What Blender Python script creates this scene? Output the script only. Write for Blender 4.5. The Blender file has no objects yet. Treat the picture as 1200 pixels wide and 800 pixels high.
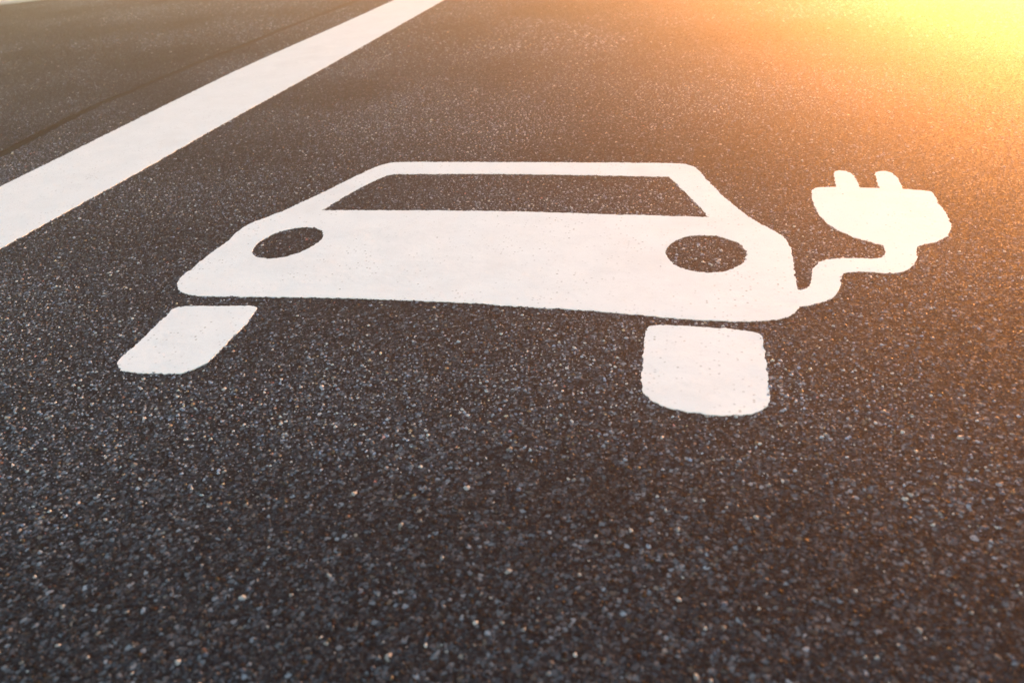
import bpy, bmesh, math, random
import numpy as np
from mathutils import Matrix, Vector, noise
from mathutils.geometry import delaunay_2d_cdt

random.seed(7)
rng = np.random.default_rng(11)
scene = bpy.context.scene
col = scene.collection

# ------------------------------------------------------------------ camera
CAM_H = 0.6
cam_data = bpy.data.cameras.new('camera')
cam = bpy.data.objects.new('camera', cam_data)
col.objects.link(cam)
scene.camera = cam
FWD = Vector((-0.2202546, 0.82569214, -0.51934614))
RIGHT = Vector((0.97397149, 0.215388, -0.07062249))
UP = Vector((-0.05354849, 0.52138326, 0.8516408))
M = Matrix((RIGHT, UP, -FWD)).transposed().to_4x4()
M.translation = Vector((0, 0, CAM_H))
cam.matrix_world = M
cam_data.sensor_width = 36.0
cam_data.lens = 916.738 / 1200 * 36.0
cam_data.clip_start = 0.02
cam_data.clip_end = 2000.0
cam_data.dof.use_dof = True
cam_data.dof.focus_distance = 1.42
cam_data.dof.aperture_fstop = 5.0

# ------------------------------------------------------------------ light
SUN_EL, SUN_AZ = math.radians(4.2), math.radians(21.5)     # azimuth from +Y towards +X
world = bpy.data.worlds.new('World')
scene.world = world
world.use_nodes = True
wn, wl = world.node_tree.nodes, world.node_tree.links
bg = wn['Background']
sky = wn.new('ShaderNodeTexSky')
sky.sky_type = 'NISHITA'
sky.sun_disc = False
sky.sun_elevation = SUN_EL
sky.sun_rotation = SUN_AZ
sky.air_density, sky.dust_density, sky.ozone_density = 1.0, 0.2, 0.7
wl.new(sky.outputs[0], bg.inputs['Color'])
bg.inputs['Strength'].default_value = 0.15

sun_data = bpy.data.lights.new('sun', 'SUN')
sun = bpy.data.objects.new('sun', sun_data)
col.objects.link(sun)
sun_data.energy = 4.8
sun_data.angle = math.radians(0.5)
sun_data.color = (1.0, 0.36, 0.09)
SUN_DIR = Vector((math.sin(SUN_AZ) * math.cos(SUN_EL), math.cos(SUN_AZ) * math.cos(SUN_EL), math.sin(SUN_EL)))
sun.rotation_euler = SUN_DIR.to_track_quat('Z', 'Y').to_euler()
sun.location = SUN_DIR * 30

scene.view_settings.view_transform = 'Standard'
scene.view_settings.look = 'None'
scene.view_settings.gamma = 1.0
scene.view_settings.use_curve_mapping = False
scene.view_settings.exposure = 2.42
FLARE_HAZE = 0.060

# traced outlines of the markings, metres on the ground; a third value marks a corner
TR = {}
TR['body'] = [(-0.6846,1.7433), (-0.727,1.7386), (-0.7525,1.7178), (-0.7701,1.6783), (-0.7955,1.6084), (-0.8184,1.5397), (-0.8424,1.4797), (-0.8647,1.4218), (-0.8916,1.3772), (-0.9051,1.3473), (-0.91,1.3208), (-0.9055,1.2706), (-0.9092,1.1975), (-0.9083,1.1443), (-0.9094,1.1109), (-0.9014,1.0862), (-0.8859,1.0661), (-0.8678,1.0525), (-0.8421,1.0452), (-0.7966,1.0457), (-0.6789,1.0535), (-0.572,1.06), (-0.4711,1.0614), (-0.3589,1.062), (-0.2776,1.0585), (-0.1635,1.0551), (-0.097,1.0505), (-0.0362,1.0443), (0.0388,1.0412), (0.0714,1.0423), (0.1119,1.0487), (0.1366,1.0594), (0.1511,1.0761), (0.1596,1.0961,1), (0.162,1.15,1), (0.1612,1.1887), (0.1621,1.2417), (0.1636,1.2883), (0.1606,1.323), (0.1513,1.3552), (0.1354,1.3826), (0.1128,1.4127), (0.0867,1.463), (0.0557,1.5348), (0.0253,1.6183), (0.0033,1.6858), (-0.0083,1.7153), (-0.0349,1.7376), (-0.0613,1.7413), (-0.1881,1.7434), (-0.4293,1.7446)]
TR['win'] = [(-0.7758,1.4338,1), (-0.7661,1.4792), (-0.751,1.5393), (-0.7274,1.6101), (-0.7102,1.6483), (-0.6975,1.6573), (-0.656,1.6598), (-0.4116,1.6644), (-0.2168,1.6599), (-0.1047,1.6552), (-0.0609,1.6546,1), (-0.0293,1.577), (-0.0003,1.503), (0.0249,1.4332,1), (-0.0244,1.4351), (-0.0894,1.4379), (-0.1555,1.4383), (-0.2457,1.4424), (-0.3632,1.4455), (-0.5442,1.4425), (-0.7325,1.4357)]
TR['ll'] = [(-0.8263,1.2222), (-0.8356,1.2547), (-0.8293,1.2958), (-0.8082,1.3286), (-0.7687,1.3449), (-0.733,1.3327), (-0.7165,1.3086), (-0.7102,1.2825), (-0.7162,1.2525), (-0.7298,1.2248), (-0.7542,1.2026), (-0.7819,1.1962), (-0.8049,1.2009)]
TR['rl'] = [(-0.0477,1.2637), (-0.0464,1.2955), (-0.0369,1.318), (-0.0152,1.3439), (0.024,1.3515), (0.0539,1.3405), (0.077,1.3177), (0.0878,1.2901), (0.0885,1.2662), (0.0807,1.2391), (0.0609,1.2118), (0.0334,1.1984), (0.0059,1.2001), (-0.0225,1.2152), (-0.0377,1.2372)]
TR['cord'] = [(0.1596,1.0961,1), (0.1723,1.1009), (0.1851,1.1077), (0.1958,1.1132), (0.2121,1.1304), (0.2245,1.1587), (0.2302,1.1852), (0.2337,1.208), (0.2407,1.2174), (0.2528,1.221), (0.2721,1.2216), (0.2947,1.2193), (0.3203,1.2213), (0.3379,1.2348), (0.3501,1.2544), (0.3597,1.2816), (0.3629,1.3049), (0.3699,1.3257,1), (0.314,1.3256,1), (0.3129,1.2949), (0.3075,1.278), (0.2991,1.2709), (0.2858,1.2693), (0.2595,1.2707), (0.2359,1.2684), (0.2148,1.2601), (0.1979,1.2427), (0.1885,1.2162), (0.1844,1.1816), (0.1794,1.1607), (0.1709,1.1513), (0.162,1.15,1)]
TR['plug'] = [(0.3699,1.3257,1), (0.3837,1.3362), (0.4066,1.3505), (0.4252,1.374), (0.4383,1.4085), (0.4439,1.4393), (0.4441,1.475), (0.4434,1.5218), (0.4441,1.5598), (0.442,1.5822), (0.4235,1.589), (0.3937,1.5946,1), (0.3523,1.5971,1), (0.3166,1.5984,1), (0.2723,1.6019,1), (0.2395,1.5981), (0.229,1.5954), (0.2223,1.5743), (0.2204,1.5353), (0.2211,1.4944), (0.2251,1.4506), (0.2354,1.4151), (0.2529,1.3796), (0.2711,1.356), (0.2898,1.3416), (0.314,1.3256,1)]
TR['pr'] = [(0.3937,1.5946,1), (0.3958,1.6278), (0.3948,1.6672), (0.3871,1.693), (0.3735,1.6985), (0.3597,1.692), (0.3556,1.6739), (0.353,1.6267), (0.3523,1.5971,1)]
TR['pl'] = [(0.3166,1.5984,1), (0.3157,1.6257), (0.313,1.6655), (0.3063,1.6942), (0.2946,1.7014), (0.2809,1.6959), (0.2758,1.6698), (0.2745,1.6345), (0.2723,1.6019,1)]
TR['lw'] = [(-0.8499,1.0039), (-0.8417,1.0064), (-0.8002,1.0108), (-0.7546,1.0155), (-0.7137,1.0194), (-0.7066,1.0189), (-0.7025,1.0114), (-0.6986,0.9888), (-0.6945,0.9532), (-0.6961,0.924), (-0.695,0.8861), (-0.6952,0.8667), (-0.6967,0.8452), (-0.7061,0.8281), (-0.7204,0.8147), (-0.7516,0.8103), (-0.7821,0.8087), (-0.8132,0.8115), (-0.8303,0.8189), (-0.8396,0.8296), (-0.8424,0.8436), (-0.8433,0.8832), (-0.8464,0.9329), (-0.8506,0.9774), (-0.8522,0.9948)]
TR['rw'] = [(-0.0577,1.019), (-0.0474,1.02), (-0.0102,1.0211), (0.0303,1.0204), (0.0708,1.0168), (0.0936,1.0133), (0.1016,1.0081), (0.1033,0.9953), (0.1032,0.9524), (0.104,0.8966), (0.1023,0.8454), (0.0986,0.8327), (0.0899,0.8218), (0.0723,0.8124), (0.0488,0.8084), (0.0149,0.8095), (-0.0082,0.8124), (-0.0319,0.8199), (-0.0468,0.8327), (-0.0554,0.846), (-0.0583,0.8614), (-0.0611,0.9128), (-0.0628,0.9736), (-0.063,1.01)]

# ------------------------------------------------------------------ materials
def new_mat(name):
    m = bpy.data.materials.new(name)
    m.use_nodes = True
    nt = m.node_tree
    return m, nt, nt.nodes['Principled BSDF']

def ramp(nt, stops, fac, interp='LINEAR'):
    r = nt.nodes.new('ShaderNodeValToRGB')
    r.color_ramp.interpolation = interp
    e = r.color_ramp.elements
    while len(e) < len(stops):
        e.new(0.5)
    for k, (p, c) in enumerate(stops):
        e[k].position = p
        e[k].color = (*c, 1) if len(c) == 3 else c
    nt.links.new(fac, r.inputs[0])
    return r.outputs[0]

def noise_tex(nt, vec, scale, detail=3.0, rough=0.55):
    n = nt.nodes.new('ShaderNodeTexNoise')
    n.inputs['Scale'].default_value = scale
    n.inputs['Detail'].default_value = detail
    n.inputs['Roughness'].default_value = rough
    nt.links.new(vec, n.inputs['Vector'])
    return n.outputs[0]

def voronoi(nt, vec, scale, feature='F1'):
    v = nt.nodes.new('ShaderNodeTexVoronoi')
    v.feature = feature
    v.inputs['Scale'].default_value = scale
    nt.links.new(vec, v.inputs['Vector'])
    return v

def math_node(nt, op, a, b=None, clamp=False):
    m = nt.nodes.new('ShaderNodeMath')
    m.operation = op
    m.use_clamp = clamp
    for k, s in enumerate((a, b)):
        if s is None:
            continue
        if isinstance(s, (int, float)):
            m.inputs[k].default_value = s
        else:
            nt.links.new(s, m.inputs[k])
    return m.outputs[0]

def mix_col(nt, fac, a, b, mode='MIX'):
    m = nt.nodes.new('ShaderNodeMix')
    m.data_type = 'RGBA'
    m.blend_type = mode
    for sock, s in ((m.inputs[0], fac), (m.inputs[6], a), (m.inputs[7], b)):
        if isinstance(s, (int, float)):
            sock.default_value = s
        elif isinstance(s, tuple):
            sock.default_value = (*s, 1)
        else:
            nt.links.new(s, sock)
    return m.outputs[2]

def bump(nt, height, dist, strength=1.0, normal=None):
    b = nt.nodes.new('ShaderNodeBump')
    b.inputs['Distance'].default_value = dist
    b.inputs['Strength'].default_value = strength
    nt.links.new(height, b.inputs['Height'])
    if normal is not None:
        nt.links.new(normal, b.inputs['Normal'])
    return b.outputs[0]

STONE_STOPS = [(0.0, (.022, .022, .023)), (0.25, (.040, .040, .042)), (0.55, (.066, .066, .068)),
               (0.78, (.125, .124, .125)), (0.93, (.20, .198, .192)), (0.985, (.36, .35, .34)), (1.0, (.50, .49, .48))]

def asphalt_material(name, tone, spec):
    m, nt, b = new_mat(name)
    geo = nt.nodes.new('ShaderNodeNewGeometry')
    P = geo.outputs['Position']
    wob = nt.nodes.new('ShaderNodeMixRGB'); wob.blend_type = 'LINEAR_LIGHT'; wob.inputs[0].default_value = 0.004
    nw = nt.nodes.new('ShaderNodeTexNoise'); nw.inputs['Scale'].default_value = 140
    nt.links.new(P, nw.inputs['Vector'])
    nt.links.new(P, wob.inputs[1]); nt.links.new(nw.outputs['Color'], wob.inputs[2])
    V = wob.outputs[0]
    v1 = voronoi(nt, V, 175)
    v2 = voronoi(nt, V, 420)
    sep = nt.nodes.new('ShaderNodeSeparateColor')
    nt.links.new(v1.outputs['Color'], sep.inputs[0])
    stone = ramp(nt, STONE_STOPS, sep.outputs[0])
    hue = ramp(nt, [(0.0, (1, 1, 1)), (0.8, (1, 1, 1)), (0.86, (1.0, .82, .62)), (0.93, (1.0, .72, .55)), (1.0, (.85, .95, 1.0))], sep.outputs[1], 'CONSTANT')
    stone = mix_col(nt, 1.0, stone, hue, 'MULTIPLY')
    sep2 = nt.nodes.new('ShaderNodeSeparateColor')
    nt.links.new(v2.outputs['Color'], sep2.inputs[0])
    fines = ramp(nt, [(0.0, (.008, .008, .009)), (.7, (.022, .022, .024)), (.93, (.06, .059, .058)), (1.0, (.14, .138, .135))], sep2.outputs[0])
    wear_tone = noise_tex(nt, P, 3.3, 4, .6)                       # worn to bare stone here, rich in binder there
    w = ramp(nt, [(.36, (0, 0, 0)), (.64, (1, 1, 1))], wear_tone)
    core = ramp(nt, [(.42, (1, 1, 1)), (.62, (0, 0, 0))], v1.outputs['Distance'])
    fac = math_node(nt, 'MULTIPLY', core, math_node(nt, 'ADD', math_node(nt, 'MULTIPLY', w, .4), .5))
    base = mix_col(nt, fac, fines, stone)
    base = mix_col(nt, 1.0, base, (tone * .86, tone * .98, tone * 1.16), 'MULTIPLY')
    nt.links.new(base, b.inputs['Base Color'])
    h = math_node(nt, 'ADD', math_node(nt, 'MULTIPLY', math_node(nt, 'SUBTRACT', 1.0, v1.outputs['Distance']), 1.0),
                  math_node(nt, 'MULTIPLY', math_node(nt, 'SUBTRACT', 1.0, v2.outputs['Distance']), .35))
    nt.links.new(bump(nt, h, .0013, .8), b.inputs['Normal'])
    nt.links.new(math_node(nt, 'ADD', math_node(nt, 'MULTIPLY', sep.outputs[2], .25), .60), b.inputs['Roughness'])
    b.inputs['Specular IOR Level'].default_value = spec
    return m

def stone_material(name, spec):
    m, nt, b = new_mat(name)
    a = nt.nodes.new('ShaderNodeAttribute'); a.attribute_name = 'tint'
    geo = nt.nodes.new('ShaderNodeNewGeometry')
    n = noise_tex(nt, geo.outputs['Position'], 900, 2)
    mot = ramp(nt, [(.3, (.6, .6, .6)), (.7, (1.25, 1.25, 1.25))], n)
    nt.links.new(mix_col(nt, 1.0, a.outputs['Color'], mot, 'MULTIPLY'), b.inputs['Base Color'])
    nt.links.new(math_node(nt, 'ADD', math_node(nt, 'MULTIPLY', a.outputs['Alpha'], .30), .46), b.inputs['Roughness'])
    b.inputs['Specular IOR Level'].default_value = spec
    nt.links.new(bump(nt, n, .0003, .6), b.inputs['Normal'])
    return m

def paint_material():
    m, nt, b = new_mat('white_road_paint')
    geo = nt.nodes.new('ShaderNodeNewGeometry')
    P = geo.outputs['Position']
    soft = noise_tex(nt, P, 14, 4, .6)
    base = ramp(nt, [(.3, (.755, .772, .785)), (.7, (.80, .818, .83))], soft)
    grain = noise_tex(nt, P, 240, 3, .6)
    base = mix_col(nt, ramp(nt, [(.60, (0, 0, 0)), (.74, (.35, .35, .35))], grain), base, (.55, .545, .53))
    pits = voronoi(nt, P, 165)
    ps = nt.nodes.new('ShaderNodeSeparateColor')
    nt.links.new(pits.outputs['Color'], ps.inputs[0])
    pit = math_node(nt, 'MULTIPLY', ramp(nt, [(.16, (1, 1, 1)), (.40, (0, 0, 0))], pits.outputs['Distance']),
                    ramp(nt, [(.78, (0, 0, 0)), (.86, (1, 1, 1))], ps.outputs[0]))
    thin = ramp(nt, [(.42, (.12, .12, .12)), (.66, (.9, .9, .9))], noise_tex(nt, P, 7, 4, .65))
    base = mix_col(nt, math_node(nt, 'MULTIPLY', pit, thin), base, (.33, .325, .315))
    v = voronoi(nt, P, 75)
    sep = nt.nodes.new('ShaderNodeSeparateColor')
    nt.links.new(v.outputs['Color'], sep.inputs[0])
    spot = ramp(nt, [(.06, (1, 1, 1)), (.16, (0, 0, 0))], v.outputs['Distance'])
    rare = ramp(nt, [(.93, (0, 0, 0)), (.97, (1, 1, 1))], sep.outputs[0])
    dirt = math_node(nt, 'MULTIPLY', spot, rare)
    base = mix_col(nt, dirt, base, (.16, .15, .14))
    grime = noise_tex(nt, P, 5.5, 6, .7)
    base = mix_col(nt, ramp(nt, [(.50, (0, 0, 0)), (.72, (.18, .18, .18))], grime), base, (.47, .47, .465))
    nt.links.new(base, b.inputs['Base Color'])
    b.inputs['Roughness'].default_value = .7
    b.inputs['Specular IOR Level'].default_value = .2
    h = math_node(nt, 'ADD', math_node(nt, 'MULTIPLY', grain, .5), noise_tex(nt, P, 90, 2))
    nt.links.new(bump(nt, h, .0004, .5), b.inputs['Normal'])
    return m

def concrete_material(name, c0, c1):
    m, nt, b = new_mat(name)
    geo = nt.nodes.new('ShaderNodeNewGeometry')
    n = noise_tex(nt, geo.outputs['Position'], 18, 6, .65)
    nt.links.new(ramp(nt, [(.3, c0), (.7, c1)], n), b.inputs['Base Color'])
    b.inputs['Roughness'].default_value = .8
    nt.links.new(bump(nt, noise_tex(nt, geo.outputs['Position'], 260, 3), .001, .6), b.inputs['Normal'])
    return m

def tar_material():
    m, nt, b = new_mat('bitumen')
    geo = nt.nodes.new('ShaderNodeNewGeometry')
    n = noise_tex(nt, geo.outputs['Position'], 220, 4)
    nt.links.new(ramp(nt, [(.3, (.005, .005, .006)), (.75, (.014, .014, .014))], n), b.inputs['Base Color'])
    b.inputs['Roughness'].default_value = .9
    b.inputs['Specular IOR Level'].default_value = .04
    nt.links.new(bump(nt, n, .002, .8), b.inputs['Normal'])
    return m

ASPHALT, ASPHALT_ROAD = asphalt_material('bay_asphalt', .8, .01), asphalt_material('road_asphalt', .62, .01)
STONE, STONE_ROAD = stone_material('bay_stone', .045), stone_material('road_stone', .03)
PAINT, TAR = paint_material(), tar_material()
KERB_MAT = concrete_material('kerb_granite', (.58, .50, .46), (.72, .63, .58))
PAVE_MAT = concrete_material('pavement_concrete', (.42, .36, .33), (.52, .46, .42))
EARTH_MAT = concrete_material('earth', (.07, .055, .04), (.12, .10, .075))

# ------------------------------------------------------------------ helpers
def mesh_object(name, verts, faces, mat, parent=None, smooth=False):
    me = bpy.data.meshes.new(name)
    me.from_pydata(verts, [], faces)
    me.materials.append(mat)
    if smooth:
        me.shade_smooth()
    me.update()
    o = bpy.data.objects.new(name, me)
    col.objects.link(o)
    if parent is not None:
        o.parent = parent
    return o

def structure(o):
    o['kind'] = 'structure'
    return o

def inside(poly, x, y):
    """even-odd test of arrays x, y against one closed polygon"""
    r = np.zeros(x.shape, bool)
    px, py = poly[:, 0], poly[:, 1]
    qx, qy = np.roll(px, -1), np.roll(py, -1)
    for ax, ay, bx, by in zip(px, py, qx, qy):
        if ay == by:
            continue
        hit = ((ay > y) != (by > y))
        r ^= hit & (x < (bx - ax) * (y - ay) / (by - ay) + ax)
    return r

def outline(pts, step=.003, jit=.0013):
    """smooth closed outline through the points (a third value marks a corner), with the ragged edge of paint on stones"""
    n = len(pts)
    P = [np.array(p[:2]) for p in pts]
    K = [len(p) > 2 for p in pts]
    out, free = [], []
    for i in range(n):
        a, b = P[i], P[(i + 1) % n]
        butt = K[i] and K[(i + 1) % n] and n > 4
        z = a - (P[i - 1] if not K[i] else (b - a) * 1.0 + a - 2 * (b - a))
        ta = (b - P[i - 1]) / 2 if not K[i] else (b - a)
        tb = (P[(i + 2) % n] - a) / 2 if not K[(i + 1) % n] else (b - a)
        L = np.linalg.norm(b - a)
        # keep tangents no longer than the chord, so uneven spacing cannot loop
        for t in (ta, tb):
            l = np.linalg.norm(t)
            if l > L:
                t *= L / l
        m = max(1, int(round(L / step)))
        for k in range(m):
            s = k / m
            h = ((2 * s**3 - 3 * s**2 + 1) * a + (s**3 - 2 * s**2 + s) * ta + (-2 * s**3 + 3 * s**2) * b + (s**3 - s**2) * tb)
            out.append(h)
            free.append(0.0 if butt or (k == 0 and K[i]) else 1.0)
    Q = np.array(out)
    hold = np.array([k == 0.0 for k in free])[:, None]
    for _ in range(14):                                       # ease the joints between spline pieces, corners kept
        Q = np.where(hold, Q, .5 * Q + .25 * (np.roll(Q, 1, 0) + np.roll(Q, -1, 0)))
    T = np.roll(Q, -1, 0) - np.roll(Q, 1, 0)
    T /= np.linalg.norm(T, axis=1)[:, None] + 1e-12
    N = np.stack([T[:, 1], -T[:, 0]], 1)
    j = rng.normal(0, 1, len(Q))
    j = .6 * j + .4 * np.roll(j, 1)
    slow = np.array([noise.noise((q[0] * 45, q[1] * 45, 3.1)) for q in Q])
    return Q + N * ((j * jit * .8 + slow * jit * 1.3) * np.array(free))[:, None]

PAINT_Z = .0014
def relief(x, y):
    return .00012 * noise.noise((x * 70, y * 70, 0)) + .0002 * noise.noise((x * 22, y * 22, 5))

def paint_patch(name, outer, holes, parent=None, grid=.011):
    """a sheet of thermoplastic paint about 3 mm thick with a slightly uneven top"""
    loops = [outer] + holes
    pts, edges = [], []
    for lp in loops:
        s = len(pts)
        pts += [tuple(p) for p in lp]
        edges += [(s + k, s + (k + 1) % len(lp)) for k in range(len(lp))]
    nb = len(pts)
    lo, hi = outer.min(0), outer.max(0)
    gx, gy = np.meshgrid(np.arange(lo[0], hi[0], grid), np.arange(lo[1], hi[1], grid))
    gx = (gx + rng.uniform(-.3, .3, gx.shape) * grid).ravel()
    gy = (gy + rng.uniform(-.3, .3, gy.shape) * grid).ravel()
    ok = inside(outer, gx, gy)
    for h in holes:
        ok &= ~inside(h, gx, gy)
    gx, gy = gx[ok], gy[ok]
    B = np.array(pts)
    if len(gx):
        d = np.full(len(gx), 9.0)
        for k in range(0, len(B), 200):
            dd = np.hypot(gx[:, None] - B[None, k:k+200, 0], gy[:, None] - B[None, k:k+200, 1]).min(1)
            d = np.minimum(d, dd)
        keep = d > grid * .45
        pts += list(zip(gx[keep].tolist(), gy[keep].tolist()))
    vo, eo, fo, *_ = delaunay_2d_cdt([Vector(p) for p in pts], edges, [], 0, 1e-7)
    V2 = np.array([tuple(v) for v in vo])
    F = np.array([f for f in fo])
    C = V2[F].mean(1)
    ok = inside(outer, C[:, 0], C[:, 1])
    for h in holes:
        ok &= ~inside(h, C[:, 0], C[:, 1])
    F = F[ok]
    verts = [(x, y, PAINT_Z + relief(x, y)) for x, y in V2]
    faces = [tuple(f) if np.cross(V2[f[1]] - V2[f[0]], V2[f[2]] - V2[f[0]]) > 0 else tuple(f[::-1]) for f in F.tolist()]
    # rounded, ragged side wall down into the stones
    cnt = {}
    for f in faces:
        for k in range(3):
            e = (f[k], f[(k + 1) % 3])
            cnt[e] = cnt.get(e, 0) + 1
    low = {}
    for (a, b) in list(cnt):
        if (b, a) in cnt:
            continue
        for q in (a, b):
            if q not in low:
                low[q] = len(verts)
                verts.append((verts[q][0], verts[q][1], -.002))
        faces.append((b, a, low[a], low[b]))
    return mesh_object(name, verts, faces, PAINT, parent)

# ------------------------------------------------------------------ ground, road, bay, seam, kerb
SEAM = [(-1.72, -40.0), (-1.86, .2), (-1.905, 1.3), (-1.93, 1.79), (-1.955, 1.94), (-1.98, 2.09), (-2.012, 2.32), (-2.005, 2.59), (-2.01, 2.97),
        (-1.99, 3.26), (-1.985, 3.7), (-1.955, 4.3), (-1.93, 5.2), (-1.9, 7.0)]
def densify(L, step):
    out = []
    for (a, b) in zip(L[:-1], L[1:]):
        d = math.dist(a, b)
        m = max(1, int(d / (step if b[1] < 8 and a[1] > 0 else 2.0)))
        out += [(a[0] + (b[0] - a[0]) * k / m, a[1] + (b[1] - a[1]) * k / m) for k in range(m)]
    return out + [L[-1]]
# kerb line: the far edge of the asphalt
KA, KD = Vector((-4.80, 5.165)), Vector((.828, .560)).normalized()
KN = Vector((-KD.y, KD.x))
def kerb_at(x):
    return KA.y + (x - KA.x) * KD.y / KD.x
seam = [p for p in densify(SEAM, .012)]
yk = kerb_at(-1.9)
seam = [p for p in seam if p[1] < yk] + [(-1.9, yk)]
GAP = []
for k, (x, y) in enumerate(seam):
    wdt = .018 + .010 * max(0.0, noise.noise((y * 1.7, 0, 9))) + .004 * noise.noise((y * 14, 2, 0)) + .003 * noise.noise((y * 60, 4, 0))
    wob = .006 * noise.noise((y * 5, 0, 1)) + .003 * noise.noise((y * 30, 0, 2))
    GAP.append((x + wob - max(.003, wdt), x + wob + max(.003, wdt), y))
BIG = 40.0
def sheet(name, edge, far, depth=.014):
    """asphalt sheet with one edge along the seam, folded down at that edge"""
    vs, fs = [], []
    for (x, y) in edge:
        fx = far
        fy = y if y > -BIG else y
        vs += [(x, y, -depth), (x, y, 0.0), (fx, fy if fx > x else fy, 0.0)]
    for k in range(len(edge) - 1):
        a, b = 3 * k, 3 * (k + 1)
        if far < edge[0][0]:
            fs += [(a + 1, b + 1, b + 2, a + 2), (a, b, b + 1, a + 1)]
        else:
            fs += [(a + 1, a + 2, b + 2, b + 1), (a, a + 1, b + 1, b)]
    return vs, fs
# the far sides follow the kerb, so cut each sheet with the kerb line
def cut_by_kerb(o):
    bm = bmesh.new(); bm.from_mesh(o.data)
    bmesh.ops.bisect_plane(bm, geom=bm.verts[:] + bm.edges[:] + bm.faces[:], plane_co=(KA.x, KA.y, 0), plane_no=(KN.x, KN.y, 0), clear_outer=True)
    bm.to_mesh(o.data); bm.free()
def strips(name, side):
    edge = [((g[0] if side < 0 else g[1]), g[2]) for g in GAP]
    # carry on beyond the last seam point up to the kerb
    edge += [(edge[-1][0], yk + 40)]
    vs, fs = sheet(name, edge, side * BIG)
    o = mesh_object(name, vs, fs, ASPHALT if side > 0 else ASPHALT_ROAD)
    o.data.materials.append(TAR)                              # the broken edge along the seam is bitumen
    for k, f in enumerate(o.data.polygons):
        f.material_index = k % 2
    cut_by_kerb(o)
    return structure(o)
road = strips('road', -1)
bay = strips('parking_bay', 1)
sv, sf = [], []
for g in GAP + [(GAP[-1][0], GAP[-1][1], yk + 40)]:
    sv += [(g[0] - .001, g[2], -.0012), (g[1] + .001, g[2], -.0012)]
sf = [(2 * k, 2 * k + 1, 2 * k + 3, 2 * k + 2) for k in range(len(sv) // 2 - 1)]
structure(mesh_object('tar_seam', sv, sf, TAR))
structure(mesh_object('ground', [(-200, -200, -.06), (200, -200, -.06), (200, 200, -.06), (-200, 200, -.06)], [(0, 1, 2, 3)], EARTH_MAT))

def block(bm, c, L, W, z0, z1, bev=.008):
    vs = []
    for z, s in ((z0, 0), (z1 - bev, 0), (z1, bev)):
        for (u, v) in ((-1, -1), (1, -1), (1, 1), (-1, 1)):
            p = c + KD * (u * (L / 2 - s)) + KN * (v * (W / 2 - s))
            vs.append(bm.verts.new((p.x, p.y, z)))
    for r in (0, 4):
        for k in range(4):
            bm.faces.new((vs[r + k], vs[r + (k + 1) % 4], vs[r + 4 + (k + 1) % 4], vs[r + 4 + k]))
    bm.faces.new(vs[8:12])
kerb = bpy.data.objects.new('kerb', None); col.objects.link(kerb); structure(kerb)
kerb.location = (KA.x, KA.y, 0)
KERB_Z = .018
bm = bmesh.new(); block(bm, Vector((0, 0)), .992, .12, -.05, KERB_Z)
km = bpy.data.meshes.new('kerb_stone'); bm.to_mesh(km); bm.free(); km.materials.append(KERB_MAT)
for k in range(-6, 14):
    o = bpy.data.objects.new('kerb_stone', km); col.objects.link(o); o.parent = kerb
    o.location = (KD.x * k + KN.x * .062, KD.y * k + KN.y * .062, random.uniform(-.002, .002))
A = KA + KN * .1225
e0, e1 = A - KD * 30, A + KD * 40
f0, f1 = e0 + KN * 30, e1 + KN * 30
structure(mesh_object('pavement', [(e0.x, e0.y, KERB_Z - .004), (e1.x, e1.y, KERB_Z - .004), (f1.x, f1.y, KERB_Z - .004), (f0.x, f0.y, KERB_Z - .004)], [(0, 1, 2, 3)], PAVE_MAT))

# ------------------------------------------------------------------ painted markings
def tag(o, label, cat):
    o['label'] = label; o['category'] = cat
    return o
sym = bpy.data.objects.new('car_symbol', None); col.objects.link(sym)
sym.empty_display_size = .1
tag(sym, 'white painted electric car symbol with charging cord and plug on the asphalt bay', 'road marking')
O = {k: outline(v) for k, v in TR.items()}
paint_patch('car_body', O['body'], [O['win'], O['ll'], O['rl']], sym)
paint_patch('wheel', O['lw'], [], sym)
paint_patch('wheel', O['rw'], [], sym)
paint_patch('cord', O['cord'], [], sym)
plug = paint_patch('plug', O['plug'], [], sym)
paint_patch('prong', O['pl'], [], plug)
paint_patch('prong', O['pr'], [], plug)

LN = [(-1.708, -3.0), (-1.705, 1.0), (-1.706, 1.544), (-1.712, 1.76), (-1.722, 2.024), (-1.733, 2.34), (-1.743, 2.765), (-1.735, 3.197), (-1.716, 3.716), (-1.704, 4.465), (-1.700, 6.6)]
RN = [(-1.392, -3.0), (-1.39, 1.0), (-1.389, 1.324), (-1.387, 1.46), (-1.385, 1.643), (-1.386, 1.833), (-1.388, 2.148), (-1.384, 2.465), (-1.382, 2.938), (-1.384, 3.578), (-1.386, 4.381), (-1.386, 6.6)]
line_pts = [(*LN[0], 1)] + [(*RN[0], 1)] + RN[1:-1] + [(*RN[-1], 1), (*LN[-1], 1)] + LN[-2:0:-1]
O['line'] = outline(line_pts, .005, .0016)
line = paint_patch('bay_line', O['line'], [], None, .02)
tag(line, 'long straight white painted line marking the edge of the parking bay', 'road marking')

# ------------------------------------------------------------------ aggregate: the stones that stand proud of the asphalt
def stones(x0, x1, y0, y1, pitch, rmin, rmax):
    nx, ny = int((x1 - x0) / pitch), int((y1 - y0) / pitch)
    gx, gy = np.meshgrid(np.arange(nx), np.arange(ny))
    x = x0 + (gx.ravel() + .5 * (gy.ravel() % 2) + rng.uniform(-.42, .42, nx * ny)) * pitch
    y = y0 + (gy.ravel() + rng.uniform(-.42, .42, nx * ny)) * pitch
    r = rmin + (rmax - rmin) * rng.power(.75, nx * ny) ** 1.6
    return x, y, r

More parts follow.
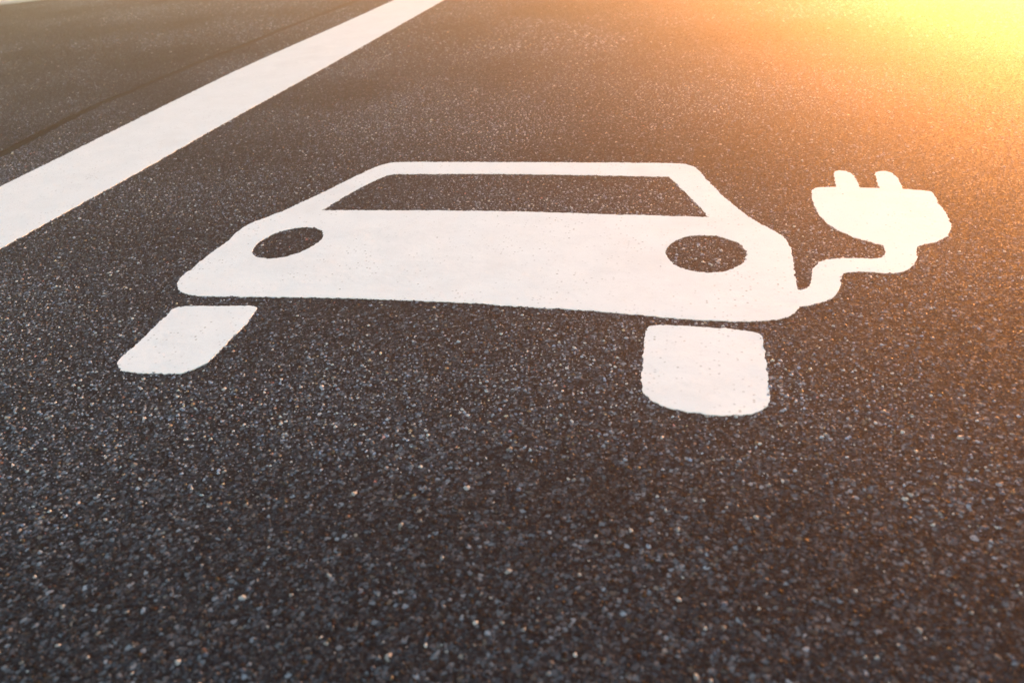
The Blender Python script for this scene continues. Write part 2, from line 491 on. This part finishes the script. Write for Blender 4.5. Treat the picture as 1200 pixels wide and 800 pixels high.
def in_view(x, y, margin):
    d = np.stack([x, y, np.full_like(x, -CAM_H)], 1)
    f, r_, u_ = (d @ np.array(v) for v in (FWD, RIGHT, UP))
    sx, sy = r_ / f * 916.738, u_ / f * 916.738
    return (f > .1) & (np.abs(sx) < 600 + margin) & (sy > -400 - margin) & (sy < 430)
# where wheels and weather have bared the stone (+) or binder lies dark and lens vignette is painted into near corners (-): x, y, radii, amount
WEAR_VIGNETTE = ((-.46, .72, .34, .13, .38), (-1.2, 1.4, .16, .5, .25), (-.5, 1.52, .55, .25, .5), (-.4, 2.3, .8, .6, .35), (-.2, .92, .5, .18, .4), (.2, .85, .25, .12, .2),
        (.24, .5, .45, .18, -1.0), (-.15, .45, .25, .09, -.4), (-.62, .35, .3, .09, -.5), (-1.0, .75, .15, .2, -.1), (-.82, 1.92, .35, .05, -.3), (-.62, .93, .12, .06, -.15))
def build_stones():
    sets = [stones(-1.9, .95, .30, 1.75, .0056, .0014, .0042), stones(-3.3, 1.5, 1.75, 3.0, .0072, .0020, .0044), stones(-5.2, 2.2, 3.0, 5.3, .0120, .0034, .0068)]
    x = np.concatenate([s[0] for s in sets]); y = np.concatenate([s[1] for s in sets]); r = np.concatenate([s[2] for s in sets])
    # stones crowding the edge of the paint, some of them lapped by it
    ex, ey, er = [], [], []
    for k in ('body', 'win', 'll', 'rl', 'lw', 'rw', 'cord', 'plug', 'pl', 'pr', 'line'):
        q = O[k]
        a = rng.integers(0, len(q), int(len(q) * 1.1))
        ex.append(q[a, 0] + rng.normal(0, .0020, len(a))); ey.append(q[a, 1] + rng.normal(0, .0020, len(a)))
        er.append(rng.uniform(.0014, .0034, len(a)))
    x = np.concatenate([x] + ex); y = np.concatenate([y] + ey); r = np.concatenate([r] + er)
    ok = in_view(x, y, 130) & (y < kerb_at(x) - .01)
    x, y, r = x[ok], y[ok], r[ok]
    ok = np.ones(len(x), bool)
    for k in ('body', 'lw', 'rw', 'cord', 'plug', 'pl', 'pr', 'line'):
        lo, hi = O[k].min(0) - .01, O[k].max(0) + .01
        near = np.nonzero((x > lo[0]) & (x < hi[0]) & (y > lo[1]) & (y < hi[1]))[0]
        sh = rng.uniform(-.0022, .0022, (2, len(near)))
        ins = inside(O[k], x[near] + sh[0], y[near] + sh[1])
        if k == 'body':
            for h in ('win', 'll', 'rl'):
                ins &= ~inside(O[h], x[near], y[near])
        ok[near[ins]] = False
    G = np.array(GAP)
    ok &= ~((x > np.interp(y, G[:, 2], G[:, 0]) - r) & (x < np.interp(y, G[:, 2], G[:, 1]) + r))
    x, y, r = x[ok], y[ok], r[ok]
    n = len(x)
    fleck = rng.uniform(0, 1, n) < np.where(y < .85, .020, .007)
    r[fleck] *= rng.uniform(.9, 1.6, fleck.sum())
    # worn patches show more and paler stone; painted corner vignette rides in the same field
    wear_tone = np.zeros(n)
    for a in range(14):
        th, fq, ph = rng.uniform(0, 6.28), rng.uniform(2.5, 16), rng.uniform(0, 6.28)
        wear_tone += np.sin((x * math.cos(th) + y * math.sin(th)) * fq + ph) / (1 + fq * .12)
    wear_tone = np.clip(.5 + wear_tone / 5.0, 0, 1)
    for cx, cy, sx, sy, am in WEAR_VIGNETTE:
        wear_tone += am * np.exp(-((x - cx) / sx) ** 2 - ((y - cy) / sy) ** 2)
    wear_tone = np.clip(wear_tone, 0, 1.2)
    keep = rng.uniform(0, 1, n) < .72 + .28 * wear_tone
    keep |= fleck
    x, y, r, wear_tone, fleck = x[keep], y[keep], r[keep], wear_tone[keep], fleck[keep]
    n = len(x)
    # each stone: six points in the bitumen, three on top, ten facets
    ang = rng.uniform(0, 6.28, n)[:, None] + np.arange(6)[None] * (math.pi / 3) + rng.uniform(-.3, .3, (n, 6))
    rad = r[:, None] * rng.uniform(.78, 1.18, (n, 6))
    el = rng.uniform(.5, 1.0, n); ea = rng.uniform(0, 3.14, n)
    bx, by = np.cos(ang) * rad, np.sin(ang) * rad
    tang = ang[:, ::2] + math.pi / 6 + rng.uniform(-.25, .25, (n, 3))
    trad = r[:, None] * rng.uniform(.38, .70, (n, 3))
    tx, ty = np.cos(tang) * trad, np.sin(tang) * trad
    h = np.clip(r * rng.uniform(.22, .50, n), .0005, .0024)
    h[fleck] = np.minimum(h[fleck], .0016)
    tilt = rng.normal(0, .10, (n, 2))
    tz = h[:, None] + tx * tilt[:, :1] + ty * tilt[:, 1:] + rng.normal(0, .05, (n, 3)) * r[:, None]
    tz = np.maximum(tz, .0003)
    X = np.concatenate([bx, tx], 1); Y = np.concatenate([by, ty], 1)
    c, s = np.cos(ea)[:, None], np.sin(ea)[:, None]
    U, W = X * c + Y * s, (-X * s + Y * c) * el[:, None]
    X, Y = U * c - W * s + x[:, None], U * s + W * c + y[:, None]
    Z = np.concatenate([np.full((n, 6), -.0012), tz], 1)
    V = np.stack([X, Y, Z], 2).reshape(-1, 3).astype(np.float32)
    tri = []
    for k in range(3):
        a, b, c2, nb = 2 * k, 2 * k + 1, (2 * k + 2) % 6, 6 + (k + 1) % 3
        tri += [(a, b, 6 + k), (b, c2, nb), (b, nb, 6 + k)]
    tri.append((6, 7, 8))
    tri = np.array(tri)
    F = (tri[None] + 9 * np.arange(n)[:, None, None]).reshape(-1).astype(np.int32)
    nf = n * len(tri)
    me = bpy.data.meshes.new('asphalt_aggregate')
    me.vertices.add(len(V)); me.vertices.foreach_set('co', V.ravel())
    me.loops.add(len(F)); me.loops.foreach_set('vertex_index', F)
    me.polygons.add(nf); me.polygons.foreach_set('loop_start', np.arange(nf, dtype=np.int32) * 3)
    me.update(calc_edges=True)
    # colour of each stone
    u = rng.uniform(0, 1, n)
    g = np.interp(u, [s_[0] for s_ in STONE_STOPS], [s_[1][0] for s_ in STONE_STOPS])
    tint = np.stack([g * .86, g * .98, g * 1.16], 1)
    tint *= (.34 + 1.75 * wear_tone)[:, None]                      # fresh binder coats unworn stones; painted corner vignette darkens them too
    kind = rng.uniform(0, 1, n)
    for lo, hi, mul in ((.0, .05, (1.5, 1.05, .62)), (.05, .075, (1.5, .85, .6)), (.075, .083, (1.5, .62, .5)), (.10, .32, (.90, .97, 1.12))):
        q = (kind >= lo) & (kind < hi)
        tint[q] *= np.array(mul)
    tint[x < np.interp(y, G[:, 2], G[:, 0])] *= .8
    tint[fleck] = (np.interp(rng.uniform(0, 1, fleck.sum()), [0, .6, 1], [.16, .32, .50]))[:, None] * np.array((1, .98, .95))
    tint = np.clip(tint, 0, .5)
    rough = rng.uniform(0, 1, n)
    C = np.concatenate([tint, rough[:, None]], 1)
    C = np.repeat(C, len(tri), 0).astype(np.float32)
    at = me.attributes.new('tint', 'FLOAT_COLOR', 'FACE')
    at.data.foreach_set('color', C.ravel())
    me.materials.append(STONE); me.materials.append(STONE_ROAD)
    on_road = x < np.interp(y, G[:, 2], G[:, 0])
    me.polygons.foreach_set('material_index', np.repeat(on_road.astype(np.int32), len(tri)))
    o = bpy.data.objects.new('asphalt_aggregate', me); col.objects.link(o)
    o['kind'] = 'stuff'
    o['label'] = 'grey and pale crushed stones standing proud of the asphalt surface'
    print('stones', n, 'faces', nf)
build_stones()

# ------------------------------------------------------------------ added volume standing in for lens flare glow
if FLARE_HAZE:
    hm = bpy.data.materials.new('flare_haze'); hm.use_nodes = True
    nt = hm.node_tree; nt.nodes.clear()
    out = nt.nodes.new('ShaderNodeOutputMaterial')
    pv = nt.nodes.new('ShaderNodeVolumePrincipled')
    pv.inputs['Color'].default_value = (1.0, .93, .82, 1)
    pv.inputs['Density'].default_value = FLARE_HAZE
    pv.inputs['Anisotropy'].default_value = .84
    nt.links.new(pv.outputs[0], out.inputs['Volume'])
    q = [(x, y, z) for z in (-1.06, .9) for (x, y) in ((-205, -205), (205, -205), (205, 205), (-205, 205))]
    hz = mesh_object('flare_haze', q, [(3, 2, 1, 0), (4, 5, 6, 7), (0, 1, 5, 4), (1, 2, 6, 5), (2, 3, 7, 6), (3, 0, 4, 7)], hm)
    hz['kind'] = 'stuff'
